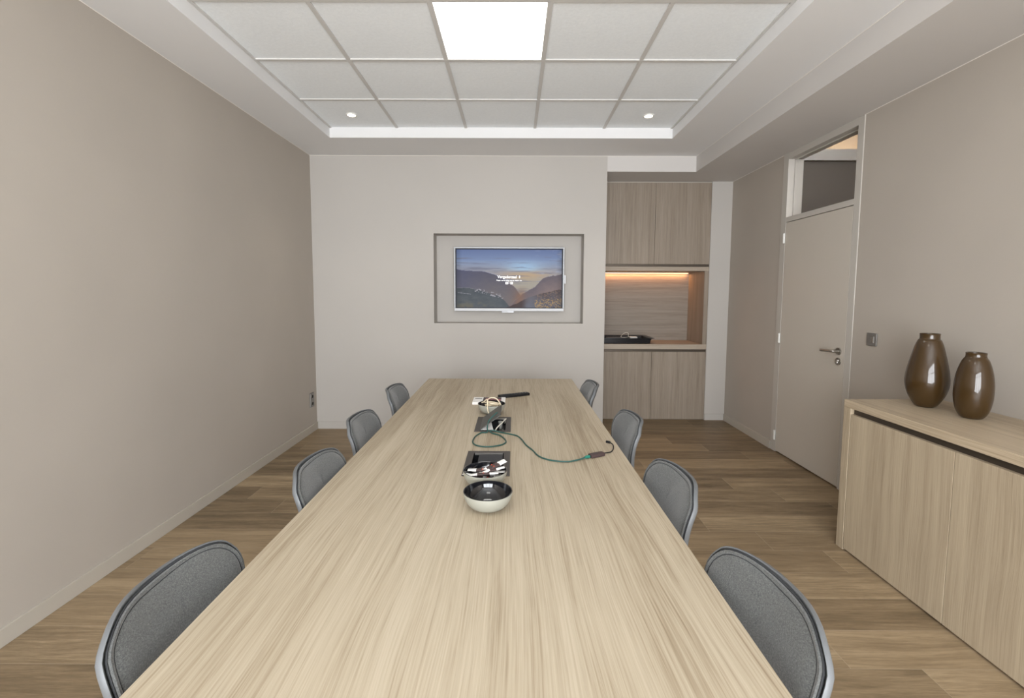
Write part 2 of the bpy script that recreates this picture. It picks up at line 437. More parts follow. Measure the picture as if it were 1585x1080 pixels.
obj('channel', B(((CX0+0.05, 4.675, 2.6905), (5.05, 4.725, 2.70))), WPLAS, st)
area('corridor_light', (3.7, 2.6, 3.0), 0.9, 44, (1, 0.97, 0.93), (0, 0, 0))

# thin caulk beads where the walls meet the ceiling
BEAD = mat('light caulk bead', (0.80, 0.76, 0.70), 0.4)
w = 0.003
struct('trim_2', B(((XL, REAR, ZS-w), (XL+w, YB, ZS)), ((XL+w, YB-w, ZS-w), (XBM, YB, ZS)), ((XBM-w, REAR, ZS-w), (XBM, YB-w, ZS)),
                   ((XR-w, REAR, ZB-w), (XR, dy0-0.006, ZB)), ((XR-w, dy1+0.006, ZB-w), (XR, YN, ZB))), BEAD)

# ------------------------------------------------------------------ lamps in the tiled ceiling
LEDM = mat('led panel diffuser', (1, 1, 1), 0.5, emit=(1, 0.985, 0.95), estr=4.6)
def led(i, j, label, first=None):
    x, y = cell(i, j)
    if first is None:
        t = thing('ceiling_light', label, 'ceiling light', (x+0.3, y+0.3, ZT))
        obj('diffuser', B(((x+0.016, y+0.016, ZT-0.002), (x+0.584, y+0.584, ZT+0.008))), LEDM, t)
        obj('frame', B(((x+0.004, y+0.004, ZT-0.003), (x+0.016, y+0.596, ZT+0.02)), ((x+0.584, y+0.004, ZT-0.003), (x+0.596, y+0.596, ZT+0.02)),
                       ((x+0.016, y+0.004, ZT-0.003), (x+0.584, y+0.016, ZT+0.02)), ((x+0.016, y+0.584, ZT-0.003), (x+0.584, y+0.596, ZT+0.02)),
                       ((x+0.016, y+0.016, ZT+0.01), (x+0.584, y+0.584, ZT+0.02))), WPLAS, t)
        return t
    return dup(first, (x+0.3, y+0.3, ZT), 0, label)
L1 = led(-1, -1, 'square white glowing light panel set in the tiled ceiling above the table')
led(-1, -5, 'added unseen square white light panel in the tiled ceiling above the near end of the room', L1)  # extra panel outside the view, added for tuning the room's brightness
SPOTE = mat('downlight lens', (1, 1, 1), 0.4, emit=(1, 0.93, 0.80), estr=14)
def downlight(x, y, label):
    t = thing('downlight', label, 'downlight', (x, y, ZT), 0)
    b = bmesh.new(); lathe(b, [(0.031, -0.001), (0.034, -0.006), (0.042, -0.006), (0.045, 0.002), (0.031, 0.002), (0.031, -0.001)], 32, (x, y, ZT)); obj('trim_ring', b, WPLAS, t, True)
    b = bmesh.new(); lathe(b, [(0.0, -0.002), (0.031, -0.002), (0.031, 0.002), (0.0, 0.002)], 32, (x, y, ZT)); obj('lens', b, SPOTE, t)
    l = bpy.data.lights.new('downlight_bulb', 'SPOT'); l.energy = 16; l.color = (1, 0.9, 0.76); l.spot_size = 1.7; l.spot_blend = 1; l.shadow_soft_size = 0.03
    o = bpy.data.objects.new('downlight_bulb', l); COL.objects.link(o); o.location = (x, y, ZT-0.012)
downlight(-1.32, 3.923, 'round recessed downlight in the far left ceiling tile')
downlight(1.082, 3.930, 'round recessed downlight in the far right ceiling tile')

# ------------------------------------------------------------------ kitchenette in the recess
KX0, KX1 = XN+0.002, 2.1165
KS = 1.519
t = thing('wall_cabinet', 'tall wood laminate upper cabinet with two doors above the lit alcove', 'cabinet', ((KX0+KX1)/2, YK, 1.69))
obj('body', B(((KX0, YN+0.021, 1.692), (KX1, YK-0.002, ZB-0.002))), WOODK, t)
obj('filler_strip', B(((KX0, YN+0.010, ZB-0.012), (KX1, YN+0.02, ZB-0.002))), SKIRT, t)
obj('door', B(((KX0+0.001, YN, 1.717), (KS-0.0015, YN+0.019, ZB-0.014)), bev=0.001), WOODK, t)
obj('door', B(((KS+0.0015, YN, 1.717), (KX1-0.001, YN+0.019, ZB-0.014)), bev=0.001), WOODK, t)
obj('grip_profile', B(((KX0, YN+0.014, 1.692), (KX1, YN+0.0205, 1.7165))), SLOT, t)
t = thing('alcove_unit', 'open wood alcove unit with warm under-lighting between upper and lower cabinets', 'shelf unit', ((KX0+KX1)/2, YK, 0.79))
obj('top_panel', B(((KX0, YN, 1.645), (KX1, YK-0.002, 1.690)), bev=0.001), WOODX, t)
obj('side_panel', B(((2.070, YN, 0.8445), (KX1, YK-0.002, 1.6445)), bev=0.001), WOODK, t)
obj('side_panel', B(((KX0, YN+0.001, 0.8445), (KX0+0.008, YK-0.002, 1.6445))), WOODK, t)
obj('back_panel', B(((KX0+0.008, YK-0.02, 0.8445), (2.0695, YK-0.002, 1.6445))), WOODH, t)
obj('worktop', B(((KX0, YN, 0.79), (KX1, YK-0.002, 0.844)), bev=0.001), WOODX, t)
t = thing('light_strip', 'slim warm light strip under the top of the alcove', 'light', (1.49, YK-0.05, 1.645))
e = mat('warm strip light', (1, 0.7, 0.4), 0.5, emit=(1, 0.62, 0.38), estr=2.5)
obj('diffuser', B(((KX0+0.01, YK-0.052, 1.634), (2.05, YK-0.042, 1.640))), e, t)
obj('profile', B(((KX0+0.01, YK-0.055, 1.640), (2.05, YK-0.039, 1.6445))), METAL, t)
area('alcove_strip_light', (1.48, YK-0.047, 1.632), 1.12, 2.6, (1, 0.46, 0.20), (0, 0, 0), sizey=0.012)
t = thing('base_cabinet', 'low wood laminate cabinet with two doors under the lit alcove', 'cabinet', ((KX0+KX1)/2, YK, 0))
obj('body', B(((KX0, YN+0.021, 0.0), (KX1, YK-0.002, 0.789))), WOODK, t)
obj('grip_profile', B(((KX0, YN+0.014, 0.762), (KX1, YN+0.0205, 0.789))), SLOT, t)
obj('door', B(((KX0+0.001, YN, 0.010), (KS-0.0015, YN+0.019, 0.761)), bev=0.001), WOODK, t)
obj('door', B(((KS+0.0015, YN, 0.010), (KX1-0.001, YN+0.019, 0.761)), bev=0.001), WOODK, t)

# black tray with its odds and ends
ZC = 0.8445
t = thing('serving_tray', 'black tray with flared rim on the alcove worktop', 'tray', (1.25, 5.38, ZC))
b = bmesh.new()
def loop(x0, y0, x1, y1, z, r=0.015):
    pts = []
    for cx, cy, a0 in ((x1-r, y1-r, 0), (x0+r, y1-r, PI/2), (x0+r, y0+r, PI), (x1-r, y0+r, 1.5*PI)):
        for k in range(5):
            a = a0+k*PI/8; pts.append(b.verts.new((cx+r*math.cos(a), cy+r*math.sin(a), z)))
    return pts
tx0, tx1, ty0, ty1 = 0.985, 1.515, 5.20, 5.56
L = [loop(tx0+.004, ty0+.004, tx1-.004, ty1-.004, ZC), loop(tx0, ty0, tx1, ty1, ZC+0.004), loop(tx0-0.012, ty0-0.004, tx1+0.014, ty1+0.010, ZC+0.052), loop(tx0-0.040, ty0-0.010, tx1+0.048, ty1+0.025, ZC+0.058),
     loop(tx0-0.040, ty0-0.010, tx1+0.048, ty1+0.025, ZC+0.061), loop(tx0-0.008, ty0, tx1+0.010, ty1+0.006, ZC+0.055), loop(tx0+0.006, ty0+0.008, tx1-0.006, ty1-0.006, ZC+0.008)]
b.faces.new(L[0][::-1]); b.faces.new(L[-1])
for a_, c_ in zip(L, L[1:]):
    n = len(a_)
    for i in range(n): b.faces.new((a_[i], a_[(i+1) % n], c_[(i+1) % n], c_[i]))
obj('tray_body', b, TRAYM, t, True)
t = thing('remote_control', 'dark grey remote control lying in the black alcove tray', 'remote control', (1.18, 5.4, ZC+.009), 0)
obj('case', B(((1.06, 5.36, ZC+0.0085), (1.28, 5.41, ZC+0.055)), bev=0.006), mat('dark grey plastic', (0.10, 0.10, 0.10), 0.4), t)
t = thing('charger', 'small white charger with looped white cord in the black alcove tray', 'charger', (1.37, 5.42, ZC+.009))
obj('adapter', B(((1.335, 5.38, ZC+0.0085), (1.42, 5.43, ZC+0.062)), bev=0.006), WPLAS, t)
b = bmesh.new(); tube(b, smooth_path([(1.345, 5.40, ZC+0.058), (1.315, 5.38, ZC+0.066), (1.31, 5.37, ZC+0.10), (1.29, 5.38, ZC+0.108), (1.26, 5.39, ZC+0.095), (1.22, 5.34, ZC+0.062), (1.27, 5.32, ZC+0.058), (1.34, 5.36, ZC+0.066)], 6), 0.0022, 8)
obj('cord', b, CREAMW, t, True)

# ------------------------------------------------------------------ television in its wall niche
t = thing('television', 'flat silver-framed television showing a sunset valley in the wall niche', 'television', (-0.05, ny, 1.2))
yt = 4.862
from_px = lambda px, py: (((px-793.2)/728.0), py)
TX0, TX1, TZ0, TZ1 = -0.6135, 0.5115, 1.2140, 1.8640
b = B(((TX0, yt, TZ0), (TX1, yt+0.035, TZ1)), bev=0.003); box(b, (TX0+0.25, yt+0.034, TZ0+0.1), (TX1-0.25, ny-0.001, TZ1-0.1))
obj('housing', b, mat('black television back', (0.03, 0.03, 0.032), 0.5), t)
bz = 0.0125
obj('frame', B(((TX0-0.0015, yt-0.008, TZ0+0.030), (TX0+0.011, yt+0.03, TZ1+0.0015)), ((TX1-0.011, yt-0.008, TZ0+0.030), (TX1+0.0015, yt+0.03, TZ1+0.0015)),
               ((TX0+0.011, yt-0.008, TZ1-0.011), (TX1-0.011, yt+0.03, TZ1+0.0015)), bev=0.001), TVFR, t)
obj('chin', B(((TX0-0.0015, yt-0.009, TZ0-0.001), (TX1+0.0015, yt+0.03, TZ0+0.0275)), bev=0.002), TVCH, t)
sp = obj('sensor_pod', B(((-0.125, yt-0.012, TZ0-0.018), (0.0, yt+0.015, TZ0-0.0015)), bev=0.002), TVCH, t)
obj('logo_plate', B(((-0.062, yt-0.013, TZ0-0.012), (-0.005, yt-0.0121, TZ0-0.004))), mat('grey logo plate', (0.25, 0.26, 0.28), 0.3, 0.5), sp)
obj('dongle', B(((TX1+0.002, yt-0.005, 1.497), (TX1+0.020, yt+0.02, 1.582)), bev=0.002), TVCH, t)

def screen():
    x0, x1, z0, z1 = TX0+0.0125, TX1-0.0125, TZ0+0.030, TZ1-0.0125
    nx, nz = 260, 148
    rnd = random.Random(3)
    # value noise
    def vn(seed):
        tab = {}
        r = random.Random(seed)
        g = [[r.random() for _ in range(64)] for _ in range(64)]
        def f(x, y):
            xi, yi = math.floor(x), math.floor(y); fx, fy = x-xi, y-yi
            fx = fx*fx*(3-2*fx); fy = fy*fy*(3-2*fy)
            a = g[yi % 64][xi % 64]; b = g[yi % 64][(xi+1) % 64]; c = g[(yi+1) % 64][xi % 64]; d = g[(yi+1) % 64][(xi+1) % 64]
            return (a+(b-a)*fx)*(1-fy)+(c+(d-c)*fx)*fy
        return f
    N1, N2, N3 = vn(1), vn(2), vn(3)
    def fb(N, x, y): return (N(x, y)*0.5+N(x*2.1, y*2.1)*0.27+N(x*4.3, y*4.3)*0.15+N(x*9, y*9)*0.08)
    def lerp(a, b, t):
        t = max(0, min(1, t)); return tuple(p+(q-p)*t for p, q in zip(a, b))
    def pl(pts, u):
        for (a, va), (b_, vb) in zip(pts, pts[1:]):
            if u <= b_: return va+(vb-va)*(u-a)/(b_-a)
        return pts[-1][1]
    ridgeL = [(0, .335), (.03, .355), (.2, .375), (.27, .38), (.34, .415), (.42, .47), (.5, .56), (.56, .65), (.6, .76), (.66, .95), (1, 1.2)]
    ridgeR = [(0, 1.3), (.5, 1.0), (.55, .88), (.62, .76), (.68, .70), (.74, .64), (.78, .56), (.82, .49), (.86, .465), (.91, .445), (.93, .455), (.97, .43), (1, .41)]
    midL = [(0, .66), (.08, .655), (.15, .665), (.22, .70), (.3, .74), (.4, .80), (.46, .88), (.52, 1.0), (1, 1.3)]
    foreR = [(0, 1.3), (.5, .98), (.56, .93), (.64, .86), (.72, .80), (.8, .745), (.88, .715), (1, .685)]
    def colour(u, v):   # u right, v down, 0..1, display values
        h = v
        sky = lerp((.36, .42, .58), (.48, .55, .68), h/.25)
        if h > .2: sky = lerp((.48, .55, .68), (.56, .56, .60), (h-.2)/.18)
        d = math.hypot((u-.64)*1.2, (v-.32)*1.9)
        glow = math.exp(-(d/.20)**2)
        if h > .30: sky = lerp(sky, (.70, .60, .48), min(1, (h-.30)/.14)*math.exp(-((u-.66)/.24)**2))
        if h > .45: sky = lerp(sky, (.62, .59, .54), (h-.45)/.12)
        sky = lerp(sky, (.62, .77, .90), glow*0.75*(1 if h < .36 else max(0, 1-(h-.36)/.04)))
        st = fb(N1, u*5, v*42); 
        sky = lerp(sky, (.42, .43, .50), max(0, (st-.54))*3.0)
        if u > .72: sky = lerp(sky, (.62, .66, .76), max(0, fb(N2, u*10, v*26)-.5)*2.2*min(1, (u-.72)/.1))
        c = sky
        rl = pl(ridgeL, u)+(N3(u*30, 1)-.5)*.006; rr = pl(ridgeR, u)+(N3(u*36, 5)-.5)*.010
        n = fb(N2, u*22, v*22)
        if v > rl:
            t_ = (v-rl)/.35
            c = lerp((.30, .29, .35), (.40, .375, .385), t_+(n-.5)*.4+max(0, u-.3)*.9)
            if v-rl < .008: c = (.55, .55, .62)
            c = lerp(c, (.30, .32, .44), .45*max(0, min(1, (.34-u)/.26)))
            if u > .45: c = lerp(c, (.48, .38, .33), (u-.45)*4)
        if v > rr:
            t_ = (v-rr)/.3
            c = lerp((.37, .335, .365), (.50, .43, .42), t_+(n-.5)*.5)
            if v-rr < .007: c = (.50, .46, .48)
        ml = pl(midL, u)+(N3(u*18, 9)-.5)*.012
        if v > ml:
            c = lerp((.26, .285, .31), (.35, .365, .375), (v-ml)*2+(n-.4)*.9)
            if v-ml < .006 and u < .2: c = (.46, .46, .48)
        if .18 < u < .45 and abs(v-(.69+(u-.18)*.45)) < .035 and fb(N1, u*60, v*60) > .60: c = (.58, .57, .60)
        if .02 < u < .14 and abs(v-(.735+u*.22)) < .005: c = (.50, .50, .53)
        c = lerp(c, (.42, .39, .30), .5*max(0, min(1, (v-.86)/.1))*max(0, min(1, (.38-u)/.15))*max(0, min(1, (n-.42)*6)))
        # warm gully
        g_ = math.exp(-(((u-.60)+(v-.85)*.12)/.045)**2)*max(0, min(1, (v-.62)*6))
        c = lerp(c, (.50, .36, .28), g_*.75)
        fr = pl(foreR, u)+(N3(u*26, 13)-.5)*.02
        if v > fr:
            c = lerp((.30, .25, .25), (.33, .33, .37), (v-fr)*5+(n-.5))
            if u > .62: c = lerp(c, (.44, .47, .53), max(0, .5-abs(u-.70)*4))
            q = fb(N1, u*130, v*90)
            if u > .74 and v > .84+(.95-u)*.1 and q > .50: c = lerp(c, (.64, .52, .34), min(1, (q-.50)*8))
            elif u > .76 and q > .58: c = lerp(c, (.52, .42, .36), .6)
            c = lerp(c, (.22, .15, .14), .75*max(0, min(1, (.665-u)/.05)))
        # vignette of the panel itself
        w = (0.80+.2*min(1, min(u, 1-u)/.06))
        if v < .02 or u < .008 or u > .992 or v > .992: return (.12, .13, .17)
        return tuple(k*w for k in c)
    verts = []; cols = []; faces = []
    for j in range(nz+1):
        for i in range(nx+1):
            u, v = i/nx, j/nz
            verts.append((x0+(x1-x0)*u, yt-0.003, z1+(z0-z1)*v))
            c = colour(u, v); cols += [*(pow(max(0, k), 2.2) for k in c), 1.0]
    for j in range(nz):
        for i in range(nx):
            a = j*(nx+1)+i; faces.append((a, a+nx+1, a+nx+2, a+1))
    me = bpy.data.meshes.new('screen'); me.from_pydata(verts, [], faces)
    ca = me.color_attributes.new('picture', 'FLOAT_COLOR', 'POINT'); ca.data.foreach_set('color', cols)
    m = mat('television picture', (0.004, 0.004, 0.005), 0.35, spec=0.12); tt = NT(m)
    at = tt.n.new('ShaderNodeAttribute'); at.attribute_name = 'picture'
    tt.link(at.outputs['Color'], tt.p.inputs['Emission Color']); tt.p.inputs['Emission Strength'].default_value = 0.95
    me.materials.append(m)
    o = bpy.data.objects.new('screen', me); COL.objects.link(o); o.parent = t; o.location = -Vector(t.location)
    return o
scr = screen()
TXTW = mat('white screen lettering', (0.9, 0.9, 0.9), 0.5, emit=(1, 1, 1), estr=0.95)
def text(name, body, x, z, size, y, parent, m=TXTW, squeeze=1.0, bold=0.0):
    cu = bpy.data.curves.new(name, 'FONT'); cu.body = body; cu.size = size; cu.align_x = 'CENTER'; cu.align_y = 'CENTER'; cu.extrude = 0.0004; cu.offset = bold
    tmp = bpy.data.objects.new(name, cu); COL.objects.link(tmp)
    bpy.context.view_layer.update()
    me = bpy.data.meshes.new_from_object(tmp.evaluated_get(bpy.context.evaluated_depsgraph_get()))
    bpy.data.objects.remove(tmp)
    xs = [v.co.x for v in me.vertices]; w = max(xs)-min(xs)
    k = squeeze/w
    for v in me.vertices:
        a, b_, c_ = v.co; v.co = (x+a*k, y-c_, z+b_*(k if len(body) > 1 else 0.84)*1.05)
    me.materials.clear(); me.materials.append(m)
    o = bpy.data.objects.new(name, me); COL.objects.link(o); o.parent = parent
    q = parent; off = Vector((0, 0, 0))
    while q is not None: off += q.location; q = q.parent
    o.location = -off
    return o
yq = yt-0.0042
def spx(u, v): return (TX0+0.0125+(TX1-TX0-0.025)*u, (TZ1-0.0125)+((TZ0+0.030)-(TZ1-0.0125))*v)
for body_, u_, w_ in (('Vergaderzaal', .4815, 0.197), ('1', .598, 0.0085)):
    x_, z_ = spx(u_, .475); text('screen_title', body_, x_, z_, 0.04, yq, scr, squeeze=w_, bold=0.0)
x_, z_ = spx(.5, .533); text('screen_subtitle', 'Maak verbinding om te delen via', x_, z_, 0.02, yq, scr, squeeze=0.258)
b = bmesh.new()
for u in (.479, .523):
    x_, z_ = spx(u, .577)
    for (a0, a1, c0, c1) in ((-.0125, .0125, -.0125, -.006), (-.0125, .0125, .006, .0125), (-.0125, -.005, -.006, .006), (.006, .0125, -.006, .006)):
        box(b, (x_+a0, yq-0.0006, z_+c0), (x_+a1, yq+0.0004, z_+c1))
x_, z_ = spx(.501, .577); box(b, (x_-.003, yq-0.0006, z_-.002), (x_+.003, yq+0.0004, z_+.002))
obj('screen_icons', b, TXTW, scr)

# ------------------------------------------------------------------ switch and socket
t = thing('light_switch', 'square metal light switch on the right wall beside the door', 'light switch', (XR, 3.06, 1.107))
obj('plate', B(((XR-0.009, 3.018, 1.065), (XR-0.0005, 3.102, 1.149)), bev=0.003), BRUSHED, t)
obj('rocker', B(((XR-0.0135, 3.036, 1.085), (XR-0.0092, 3.060, 1.129)), bev=0.0015), METAL, t)
obj('rocker', B(((XR-0.0125, 3.0615, 1.085), (XR-0.0092, 3.084, 1.129)), bev=0.0015), BRUSHED, t)
t = thing('wall_socket', 'grey double wall socket low on the left wall near the far corner', 'socket', (XL, 4.62, 0.325))
obj('plate', B(((XL+0.0005, 4.583, 0.255), (XL+0.010, 4.668, 0.398)), bev=0.003), BRUSHED, t)
for z in (0.362, 0.291):
    b = bmesh.new(); cyl(b, (XL+0.0105, 4.6255, z), (XL+0.013, 4.6255, z), 0.024, 24); so = obj('socket_insert', b, METAL, t, True)
    b = bmesh.new(); cyl(b, (XL+0.0132, 4.6255, z), (XL+0.0138, 4.6255, z), 0.018, 24); obj('socket_well', b, BPLAS, so, True)

# ------------------------------------------------------------------ sideboard
SN = -0.65
t = thing('sideboard', 'long low wood sideboard with grip groove along the right wall', 'sideboard', (SX+0.26, 0.9, 0))
e0 = SY-0.051
obj('top', B(((SX, SN, 0.788), (XR-0.001, SY, SZ)), bev=0.0012), WOODY, t)
obj('end_panel', B(((SX, e0, 0), (XR-0.013, SY, 0.7875)), bev=0.0012), WOODV, t)
obj('end_panel', B(((SX, SN, 0), (XR-0.013, SN+0.05, 0.7875)), bev=0.0012), WOODV, t)
obj('body', B(((SX+0.0215, SN+0.0505, 0.0), (XR-0.013, e0-0.0005, 0.7565))), WOODV, t)
obj('grip_profile', B(((SX+0.020, SN+0.0505, 0.7570), (SX+0.055, e0-0.0005, 0.7875))), SLOT, t)
ys = [e0-0.002, 1.8915, 1.2915, 0.6915, 0.0915, SN+0.0515]
for a_, c_ in zip(ys, ys[1:]):
    obj('door', B(((SX+0.001, c_+0.0015, 0.012), (SX+0.0205, a_-0.0015, 0.7565)), bev=0.001), WOODV, t)

# vases
def vase(name, label, x, y, H, k, prof):
    prof = [(r*k, z*.99) for r, z in prof]
    t = thing(name, label, 'vase', (x, y, SZ))
    outer = smooth_path([(r, 0, z) for r, z in prof], 5)
    o_ = [(p.x, p.z) for p in outer]
    inner = [(max(r-0.0045-0.006*max(0, 1-z/(0.3*H)), 0.002), max(z, 0.018)) for r, z in o_][::-1]
    inner = [q for q in inner if q[1] > 0.018 or q is inner[-1]]
    b = bmesh.new(); lathe(b, [(0, 0.0)]+o_+[(o_[-1][0]-0.002, o_[-1][1]+0.001)]+inner+[(0, 0.018)], 64, (x, y, SZ+0.0008))
    obj('glass_body', b, VASE, t, True)
vase('vase', 'tall smoked brown glass vase, the taller one nearer the door on the sideboard', 2.109, 2.380, .375, 0.75,
     [(.044, 0), (.062, .010), (.090, .045), (.110, .085), (.1195, .125), (.117, .165), (.106, .215), (.092, .265), (.076, .315), (.063, .343), (.0545, .352), (.0545, .372), (.056, .378)])
vase('vase', 'shorter rounded smoked brown glass vase beside the taller one on the sideboard', 2.1335, 2.160, .31, 0.71,
     [(.046, 0), (.062, .008), (.083, .038), (.0955, .085), (.0985, .135), (.095, .180), (.085, .225), (.068, .268), (.055, .285), (.0515, .292), (.0515, .303), (.053, .308)])

# ------------------------------------------------------------------ meeting table
TZ = 0.745
t = thing('meeting_table', 'long pale wood meeting table running down the middle of the room', 'table', (-0.095, 1.95, 0), 0)
def tq(x, y):   # the table stands a fraction of a degree off the room axis
    a = 0.0045; dx, dy = x+0.095, y-1.95
    return (-0.095+dx*math.cos(a)-dy*math.sin(a), 1.95+dx*math.sin(a)+dy*math.cos(a))
b = bmesh.new(); tx0, tx1, tyn, tyf = -0.6415, 0.4515, 0.05, 3.562
BXS = [(-0.1005, 2.306, 0.172, 0.262), (-0.097, 1.768, 0.172, 0.262)]   # cut-outs for the two power boxes
hx0, hx1 = -0.186, -0.0125
ybr = [tyn, 1.637, 1.900, 2.175, 2.437, tyf]
for k, (a_, c_) in enumerate(zip(ybr, ybr[1:])):
    if k in (1, 3): box(b, (tx0, a_, TZ-0.04), (hx0+.003, c_, TZ)); box(b, (hx1-.003, a_, TZ-0.04), (tx1, c_, TZ))
    else: box(b, (tx0, a_, TZ-0.04), (tx1, c_, TZ))
bmesh.ops.remove_doubles(b, verts=b.verts[:], dist=1e-5)
obj('tabletop', b, WOODT, t)
for y in (0.55, 3.05):
    obj('leg', B(((-0.225, y-0.03, 0), (-0.030, y+0.03, TZ-0.0405)), bev=0.002), WOODV, t)
obj('beam', B(((-0.115, 0.581, 0.55), (-0.075, 3.019, 0.62))), WOODV, t)
t.rotation_euler = (0, 0, 0.0045)

# power boxes
def power_box(y0, y1, label, opened):
    x0, x1 = hx0, hx1
    t = thing('power_box', label, 'power box', ((x0+x1)/2, (y0+y1)/2, TZ))
    w = 0.026; z0, z1 = TZ+0.0003, TZ+0.004
    obj('frame', B(((x0, y0, z0), (x0+w, y1, z1)), ((x1-w, y0, z0), (x1, y1, z1)), ((x0+w, y0, z0), (x1-w, y0+0.012, z1)), ((x0+w, y1-0.022, z0), (x1-w, y1, z1)), bev=0.0008), DGREY, t)
    obj('chrome_edge', B(((x0+w+0.004, y1-0.034, z0-0.002), (x1-w-0.004, y1-0.0225, z1-0.0008))), METAL, t)
    d = 0.07
    obj('well', B(((x0+w, y0+0.012, TZ-d), (x1-w, y1-0.022, TZ-d+0.003)), ((x0+w-.002, y0+0.012, TZ-d+.003), (x0+w, y1-0.022, z0)), ((x1-w, y0+0.012, TZ-d+.003), (x1-w+.002, y1-0.022, z0)),
                  ((x0+w, y0+0.010, TZ-d+.003), (x1-w, y0+0.012, z0)), ((x0+w, y1-0.022, TZ-d+.003), (x1-w, y1-0.020, z0))), BPLAS, t)
    return t, (x0+w, x1-w, y0+0.013, y1-0.024)
t, (a0, a1, b0, b1) = power_box(2.177, 2.435, 'dark frame cable box in the table with its lid tilted open', True)
lid = bmesh.new()
A_ = [Vector((-0.1585, 2.192, TZ+0.004)), Vector((-0.1585, 2.408, TZ+0.004))]
ud = Vector((0.098, 0, 0.071)); up = Vector((-0.071, 0, 0.098)).normalized()*0.003
q = [A_[0], A_[1], A_[1]+ud, A_[0]+ud]
vs = [lid.verts.new(p) for p in q]+[lid.verts.new(p+up) for p in q]
for f_ in ((0, 1, 2, 3), (4, 5, 6, 7), (0, 1, 5, 4), (1, 2, 6, 5), (2, 3, 7, 6), (3, 0, 4, 7)): lid.faces.new([vs[i] for i in f_])
obj('lid', lid, LIDM, t)
sk = obj('socket_block', B(((a0+0.01, b0+0.03, TZ-0.066), (a1-0.004, b1-0.01, TZ-0.030)), bev=0.003), mat('dark socket block', (0.03, 0.03, 0.032), 0.3), t)
for yy in (b0+0.07, b0+0.12, b0+0.17):
    bb = bmesh.new(); cyl(bb, (a1-0.035, yy, TZ-0.0298), (a1-0.035, yy, TZ-0.0275), 0.019, 20); obj('socket', bb, METAL, sk, True)
t = thing('power_plug', 'black plug standing in the opened table cable box', 'plug', (-0.085, 2.27, TZ-0.027))
bb = bmesh.new(); tube(bb, smooth_path([(-0.088, 2.262, TZ-0.0265), (-0.088, 2.262, TZ+0.002), (-0.090, 2.258, TZ+0.014)], 5), 0.017, 16, radii=None); obj('plug_body', bb, BPLAS, t, True)
t = thing('power_plug', 'pale grey plug behind the black one in the opened cable box', 'plug', (-0.066, 2.31, TZ-0.027))
bb = bmesh.new(); cyl(bb, (-0.066, 2.325, TZ-0.0265), (-0.066, 2.325, TZ+0.010), 0.008, 16, 0.012); obj('plug_body', bb, mat('pale grey plastic', (0.4, 0.4, 0.37), 0.4), t, True)
b = bmesh.new(); tube(b, smooth_path([(-0.092, 2.20, TZ-0.02), (-0.082, 2.225, TZ+0.003), (-0.055, 2.30, TZ+0.012), (-0.038, 2.375, TZ+0.010), (-0.045, 2.40, TZ-0.02)], 6), 0.0028, 8)
obj('cord', b, CREAMW, t, True)
b = bmesh.new()
vs = [b.verts.new(p) for p in ((-0.1555, 2.196, TZ+0.0055), (-0.096, 2.196, TZ+0.006), (-0.118, 2.330, TZ+0.028), (-0.150, 2.330, TZ+0.012))]
v2 = [b.verts.new((v.co.x, v.co.y, v.co.z-0.0012)) for v in vs]
for f_ in ((0, 1, 2, 3),): b.faces.new([vs[i] for i in f_]); b.faces.new([v2[i] for i in f_][::-1])
for i in range(4): b.faces.new((vs[i], vs[(i+1) % 4], v2[(i+1) % 4], v2[i]))
tag(obj('paper_card', b, WHITE), 'small white card tucked under the tilted lid of the cable box', 'card')
t, (a0, a1, b0, b1) = power_box(1.639, 1.898, 'dark frame cable box with closed lid behind the bowl of sugar sticks', False)
obj('lid', B(((a0+0.022, b0, TZ-0.004), (a1-0.004, b1-0.016, TZ+0.0015)), bev=0.001), mat('black lid', (0.022, 0.022, 0.023), 0.35), t)

# bowls
def bowl(x, y, label, first=None):
    if first: return dup(first, (x, y, TZ+0.0005), 0, label)
    t = thing('bowl', label, 'bowl', (x, y, TZ+0.0005), 0, None)
    pr = [(0, 0), (.034, 0), (.040, .0022), (.055, .0105), (.066, .023), (.0735, .040), (.0750, .0535)]
    b = bmesh.new(); o_ = [(p.x, p.z) for p in smooth_path([(r, 0, z) for r, z in pr[1:]], 4)]
    lathe(b, [(0, 0)]+o_, 64); obj('outer_shell', b, BOWLO, t, True, world=False)
    b = bmesh.new()
    inn = [(.0750, .0536), (.0735, .0543), (.0718, .0536), (.0700, .040), (.0625, .0245), (.051, .0135), (.036, .0065), (.0, .0050)]
    lathe(b, inn, 64); obj('inner_lining', b, BOWLI, t, True, world=False)
    return t
b1 = bowl(-0.077, 1.392, 'cream bowl with black inside, empty and nearest on the table')
b2 = bowl(-0.096, 1.5625, 'cream bowl full of sugar sticks behind the empty bowl', b1)
b3 = bowl(-0.120, 2.528, 'cream bowl holding a tangled cream cord, farthest on the table', b1)

